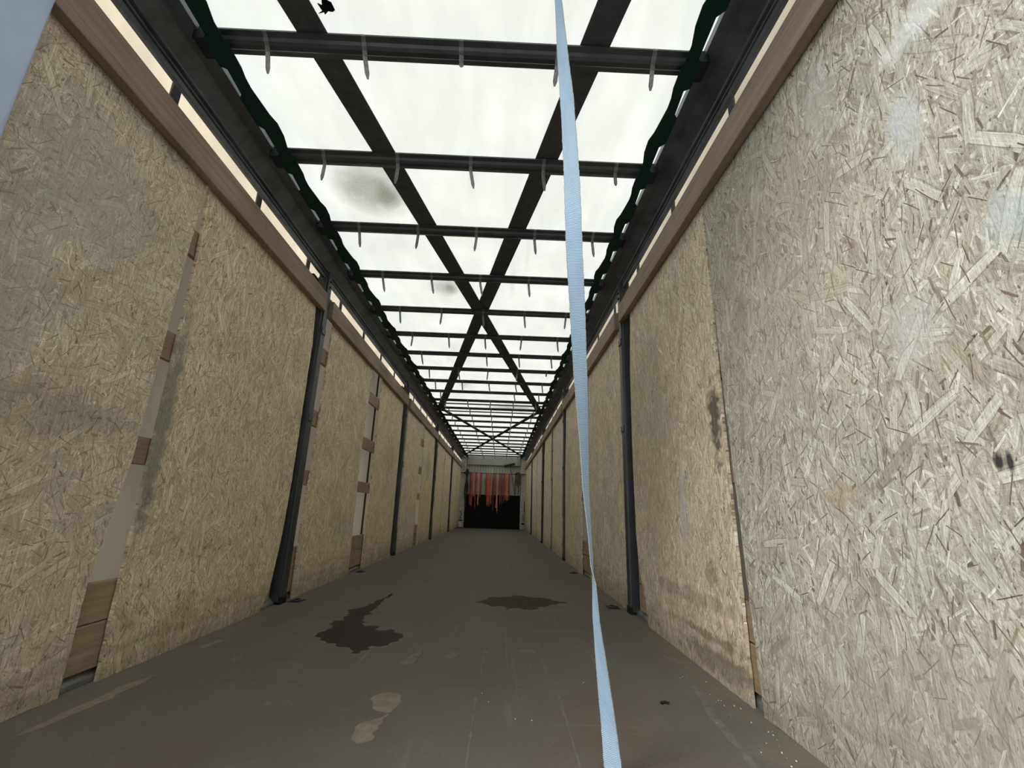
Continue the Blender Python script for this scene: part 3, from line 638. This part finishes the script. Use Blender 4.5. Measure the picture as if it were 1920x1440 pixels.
# ---------------------------------------------------------------- gear hanging on the bulkhead
BY = D - .17
bar = empty('hanging_bar', (0, BY, 2.0))
MB().tube([(-1.24, 0, 0), (1.24, 0, 0)], .014, 10).build('rod', M_VOID, bar)
for x in (-1.1, 1.1):
    MB().box(x - .02, x + .02, -.01, .052, -.02, .03).build('bracket', M_VOID, bar)
tag(bar, 'thin dark bar across the white bulkhead from which the orange straps hang', 'bar')
def hang(x, zbot, w, m_, label, seed, drift=0.0, zb2=None, tw=.6, name='hanging_strap', group='straps hanging on the bulkhead', hook=True):
    """webbing folded over the bar: front fall and back fall"""
    r = random.Random(seed); e = empty(name, (x, BY, zbot))
    def fall(side, zend, dr):
        rows = []; n = 16; ph0 = r.uniform(0, 6)
        for k_ in range(n + 1):
            t = k_ / n; z = 2.017 - (2.017 - zend) * t; ph = tw * math.sin(ph0 + t * 5) * min(1, t * 4)
            cx = x + dr * t + .004 * math.sin(ph0 * 2 + t * 7); cy = BY - side * (.020 + .012 * t)
            h = Vector((math.cos(ph), math.sin(ph) * .5, 0)) * w / 2
            rows.append((Vector((cx, cy, z)) - h, Vector((cx, cy, z)) + h))
        return rows
    f = fall(1, zbot, drift); bk = fall(-1, zb2 if zb2 else zbot + r.uniform(.1, .5), -drift * .6)
    cap = [(Vector((x - w / 2, BY - .0175 * math.cos(a), 2.0 + .0175 * math.sin(a) + .0)), Vector((x + w / 2, BY - .0175 * math.cos(a), 2.0 + .0175 * math.sin(a)))) for a in (.9, 1.57, 2.24)]
    o = MB().ribbon(f[::-1] + cap + bk, .003).build('webbing', m_, e); o.location = (-x, -BY, -zbot)
    if hook:
        hx = x + drift
        o = MB().tube([(hx, BY - .032, zbot + .01), (hx + .012, BY - .034, zbot - .03), (hx, BY - .036, zbot - .055), (hx - .012, BY - .036, zbot - .04)], .006, 6).build('hook', M_CLIP, e); o.location = (-x, -BY, -zbot)
    tag(e, label, 'strap', group)
G = [(-.865, .86, .045, M_RED, .01), (-.80, .80, .045, M_ORNG, .01), (-.73, 1.15, .045, M_PINK, .01), (-.665, .74, .045, M_RED, .01), (-.54, .84, .045, M_PINK, -.005), (-.465, 1.16, .05, M_RED, -.005),
     (-.27, 1.20, .045, M_RED, .01), (-.205, .84, .048, M_ORNG, .01), (-.14, .82, .048, M_ORNG, .01), (-.075, .90, .045, M_ORNG, .01), (.01, .70, .05, M_BRWN, .01), (.075, 1.2, .04, M_RED, .01), (.15, .62, .035, M_PINK, .03),
     (.26, .95, .05, M_RED, .01), (.33, .92, .045, M_BRWN, .01), (.40, 1.00, .045, M_RED, .01), (.465, 1.05, .045, M_ORNG, .01), (.53, 1.02, .045, M_PINK, .01), (.595, 1.1, .045, M_RED, .01)]
cname = {M_RED: 'dark red', M_ORNG: 'orange', M_PINK: 'faded salmon', M_BRWN: 'brown'}
for i, (x, zb, w, m_, dr) in enumerate(G):
    hang(x, zb, w, m_, f'{cname[m_]} webbing strap on the bulkhead bar, {ORD[i]} strap from the left', 40 + i, dr)
# dark green bundle at the left
e = empty('strap_bundle', (-1.0, BY, .74))
for k_, (dx, zb) in enumerate(((-.03, .74), (.0, 1.1), (.03, 1.18))):
    rows = [((-1.0 + dx - .028 + .02 * math.sin(q_ * .6 + k_), BY - .03 - .012 * k_, 2.05 - (2.05 - zb) * q_ / 14), (-1.0 + dx + .028 + .02 * math.sin(q_ * .6 + k_), BY - .036 - .012 * k_, 2.05 - (2.05 - zb) * q_ / 14)) for q_ in range(15)]
    o = MB().ribbon(rows, .004).build('webbing', M_DGRN, e); o.location = (1.0, -BY, -.74)
o = MB().tube([(-1.03, BY - .03, 2.0), (-1.02, BY - .045, 2.08), (-1.0, BY - .05, 2.14), (-.97, BY - .045, 2.08), (-.96, BY - .03, 1.99), (-.99, BY - .05, 1.95)], .026, 8).build('knot', M_DGRN, e); o.location = (1.0, -BY, -.74)
tag(e, 'dark green bundle of webbing knotted on the left end of the bulkhead bar', 'strap')
# brown bundle at the right
e = empty('strap_bundle', (.92, BY, 1.24))
rb = random.Random(3)
for k_ in range(7):
    x0 = .83 + .03 * k_; zb = [1.24, 1.55, 1.60, 1.50, 1.25, 1.58, 1.60][k_]
    rows = [((x0 - .020 + .010 * math.sin(q_ * .7 + k_ * 2), BY - .028 - .007 * (k_ % 3), 2.03 - (2.03 - zb) * q_ / 12), (x0 + .020 + .010 * math.sin(q_ * .7 + k_ * 2), BY - .034 - .007 * (k_ % 3), 2.03 - (2.03 - zb) * q_ / 12)) for q_ in range(13)]
    o = MB().ribbon(rows, .004).build('webbing', M_BRWN, e); o.location = (-.92, -BY, -1.24)
o = MB().tube([(.83, BY - .05, 1.99), (.87, BY - .06, 2.04), (.93, BY - .065, 2.06), (.99, BY - .06, 2.03), (1.01, BY - .05, 1.98)], .026, 8).build('knot', M_BRWN, e); o.location = (-.92, -BY, -1.24)
tag(e, 'brown bundle of webbing hanging on the right end of the bulkhead bar', 'strap')
# broom
br = empty('broom', (.83, BY - .05, 1.24))
def bk(m_, name, mt, **kw):
    o = m_.build(name, mt, br, **kw); o.location = (-.83, -(BY - .05), -1.24); return o
a = math.atan2(.10, .41); ca, sa = math.cos(a), math.sin(a); cx_, cz_ = .605, 2.315
def rt(u, v): return (cx_ + u * ca - v * sa, cz_ + u * sa + v * ca)
bk(MB().poly_prism([rt(-.21, -.02), rt(.21, -.02), rt(.21, .012), rt(-.21, .012)], 1, BY - .085, BY - .03), 'head', M_VOID, bevel=.004)
bm2 = MB()
for k_ in range(26):
    u = -.20 + .016 * k_; bm2.poly_prism([rt(u - .006, .012), rt(u + .006, .012), rt(u + .007, .055), rt(u - .007, .055)], 1, BY - .08, BY - .035)
bk(bm2, 'bristles', M_BLACK, kind='stuff')
bk(MB().tube([(.625, BY - .055, 2.30), (.83, BY - .045, 1.24)], .012, 8), 'handle', M_BRWN)
tag(br, 'dark broom leaning upside down on the bulkhead, brush head up at the right', 'broom')

# small gear at the foot of the bulkhead corners
e = empty('plastic_box', (-1.145, D - .24, 0))
def ek(m_, name, mt, loc, par, **kw):
    o = m_.build(name, mt, par, **kw); o.location = tuple(-c for c in loc); return o
lc = (-1.145, D - .24, 0)
ek(MB().box(-1.225, -1.065, D - .32, D - .16, .03, .24), 'body', M_PLAST, lc, e, bevel=.015)
for x in (-1.215, -1.145, -1.075): ek(MB().box(x - .014, x + .014, D - .31, D - .17, 0, .031), 'foot', M_VOID, lc, e, bevel=.003)
ek(MB().box(-1.20, -1.09, D - .30, D - .18, .24, .29), 'lid', M_VOID, lc, e, bevel=.01)
tag(e, 'small pale box with dark lid and feet in the far left corner', 'box')
e = empty('hose_coil', (1.16, D - .16, .2)); lc = (1.16, D - .16, .2)
pt = []
for k_ in range(66):
    a = k_ * math.pi / 8; rr = .095 + .01 * math.sin(k_ * 1.3); pt.append((1.15 + rr * .7 * math.cos(a), D - .150 - .0018 * k_ * .6, .42 + rr * 1.9 * math.sin(a)))
ek(MB().tube(pt, .011, 6), 'hose', M_PLAST, lc, e, smooth=True)
ek(MB().tube([(1.19, D - .17, .3), (1.195, D - .165, .7), (1.20, D - .15, 1.02)], .012, 6), 'dark_cable', M_VOID, lc, e)
ek(MB().box(1.10, 1.20, D - .21, D - .14, .175, .235), 'clamp', M_VOID, lc, e, bevel=.01)
tag(e, 'tangled pale coil with a dark cable hanging in the far right corner', 'hose')
e = empty('hose', (-1.15, D - .15, .35)); lc = (-1.15, D - .15, .35)
ek(MB().tube([(-1.14, D - .137, 1.05), (-1.12, D - .137, .8), (-1.08, D - .137, .5), (-1.12, D - .145, .35), (-1.19, D - .15, .45), (-1.21, D - .14, .9)], .011, 6, ), 'pale_hose', M_PLAST, lc, e, smooth=True)
ek(MB().tube([(-1.14, D - .17, .31), (-1.17, D - .18, .42), (-1.12, D - .18, .50), (-1.16, D - .17, .60), (-1.20, D - .15, .52)], .014, 6), 'dark_cable', M_VOID, lc, e)
tag(e, 'pale hose with a dark cable looped above the box in the far left corner', 'hose')

# lashing rings let into the floor edges
for i, (x, y) in enumerate([(-1.17, 3.66), (-1.18, 5.28), (1.15, 3.74), (1.16, 5.68)]):
    s_ = -1 if x < 0 else 1
    e = empty('lashing_ring', (x, y, 0))
    MB().box(-.045, .045, -.06, .06, 0, .003).build('plate', M_VOID, e, bevel=.001)
    pt = [(.026 * math.cos(a), .042 * math.sin(a), .008) for a in [j * math.pi / 8 for j in range(17)]]
    MB().tube(pt, .005, 6).build('ring', M_STEEL, e)
    tag(e, f'dark lashing ring plate on the floor by the {"first post" if i % 2 == 0 else "wide gap"} of the {"left" if s_ < 0 else "right"} wall', 'ring', 'lashing rings along the floor edges')

# crumbs of wood and grit by the right wall
r = random.Random(9); cm = MB()
for k_ in range(45):
    y = r.uniform(1.45, 2.35); x = 1.22 - abs(r.gauss(0, .07)) - .01 if r.random() < .8 else r.uniform(.2, 1.1); s2 = r.uniform(.0006, .0022); a = r.uniform(0, 3)
    cm.poly_prism([(x + s2 * math.cos(a + q_), y + s2 * 1.8 * math.sin(a + q_)) for q_ in (0, 1.8, 3.4, 4.8)], 2, 0, s2)
o = cm.build('wood_crumbs', M_CRUMB, kind='stuff'); tag(o, 'pale wood crumbs scattered on the floor beside the right wall', 'crumbs')
o = MB().poly_prism([(.905, 1.945), (.918, 1.955), (.93, 1.948), (.936, 1.96), (.925, 1.972), (.912, 1.968), (.902, 1.960)], 2, 0, .006).build('splinter', M_VOID)
tag(o, 'tiny dark splinter lying on the floor right of the blue strap', 'splinter')
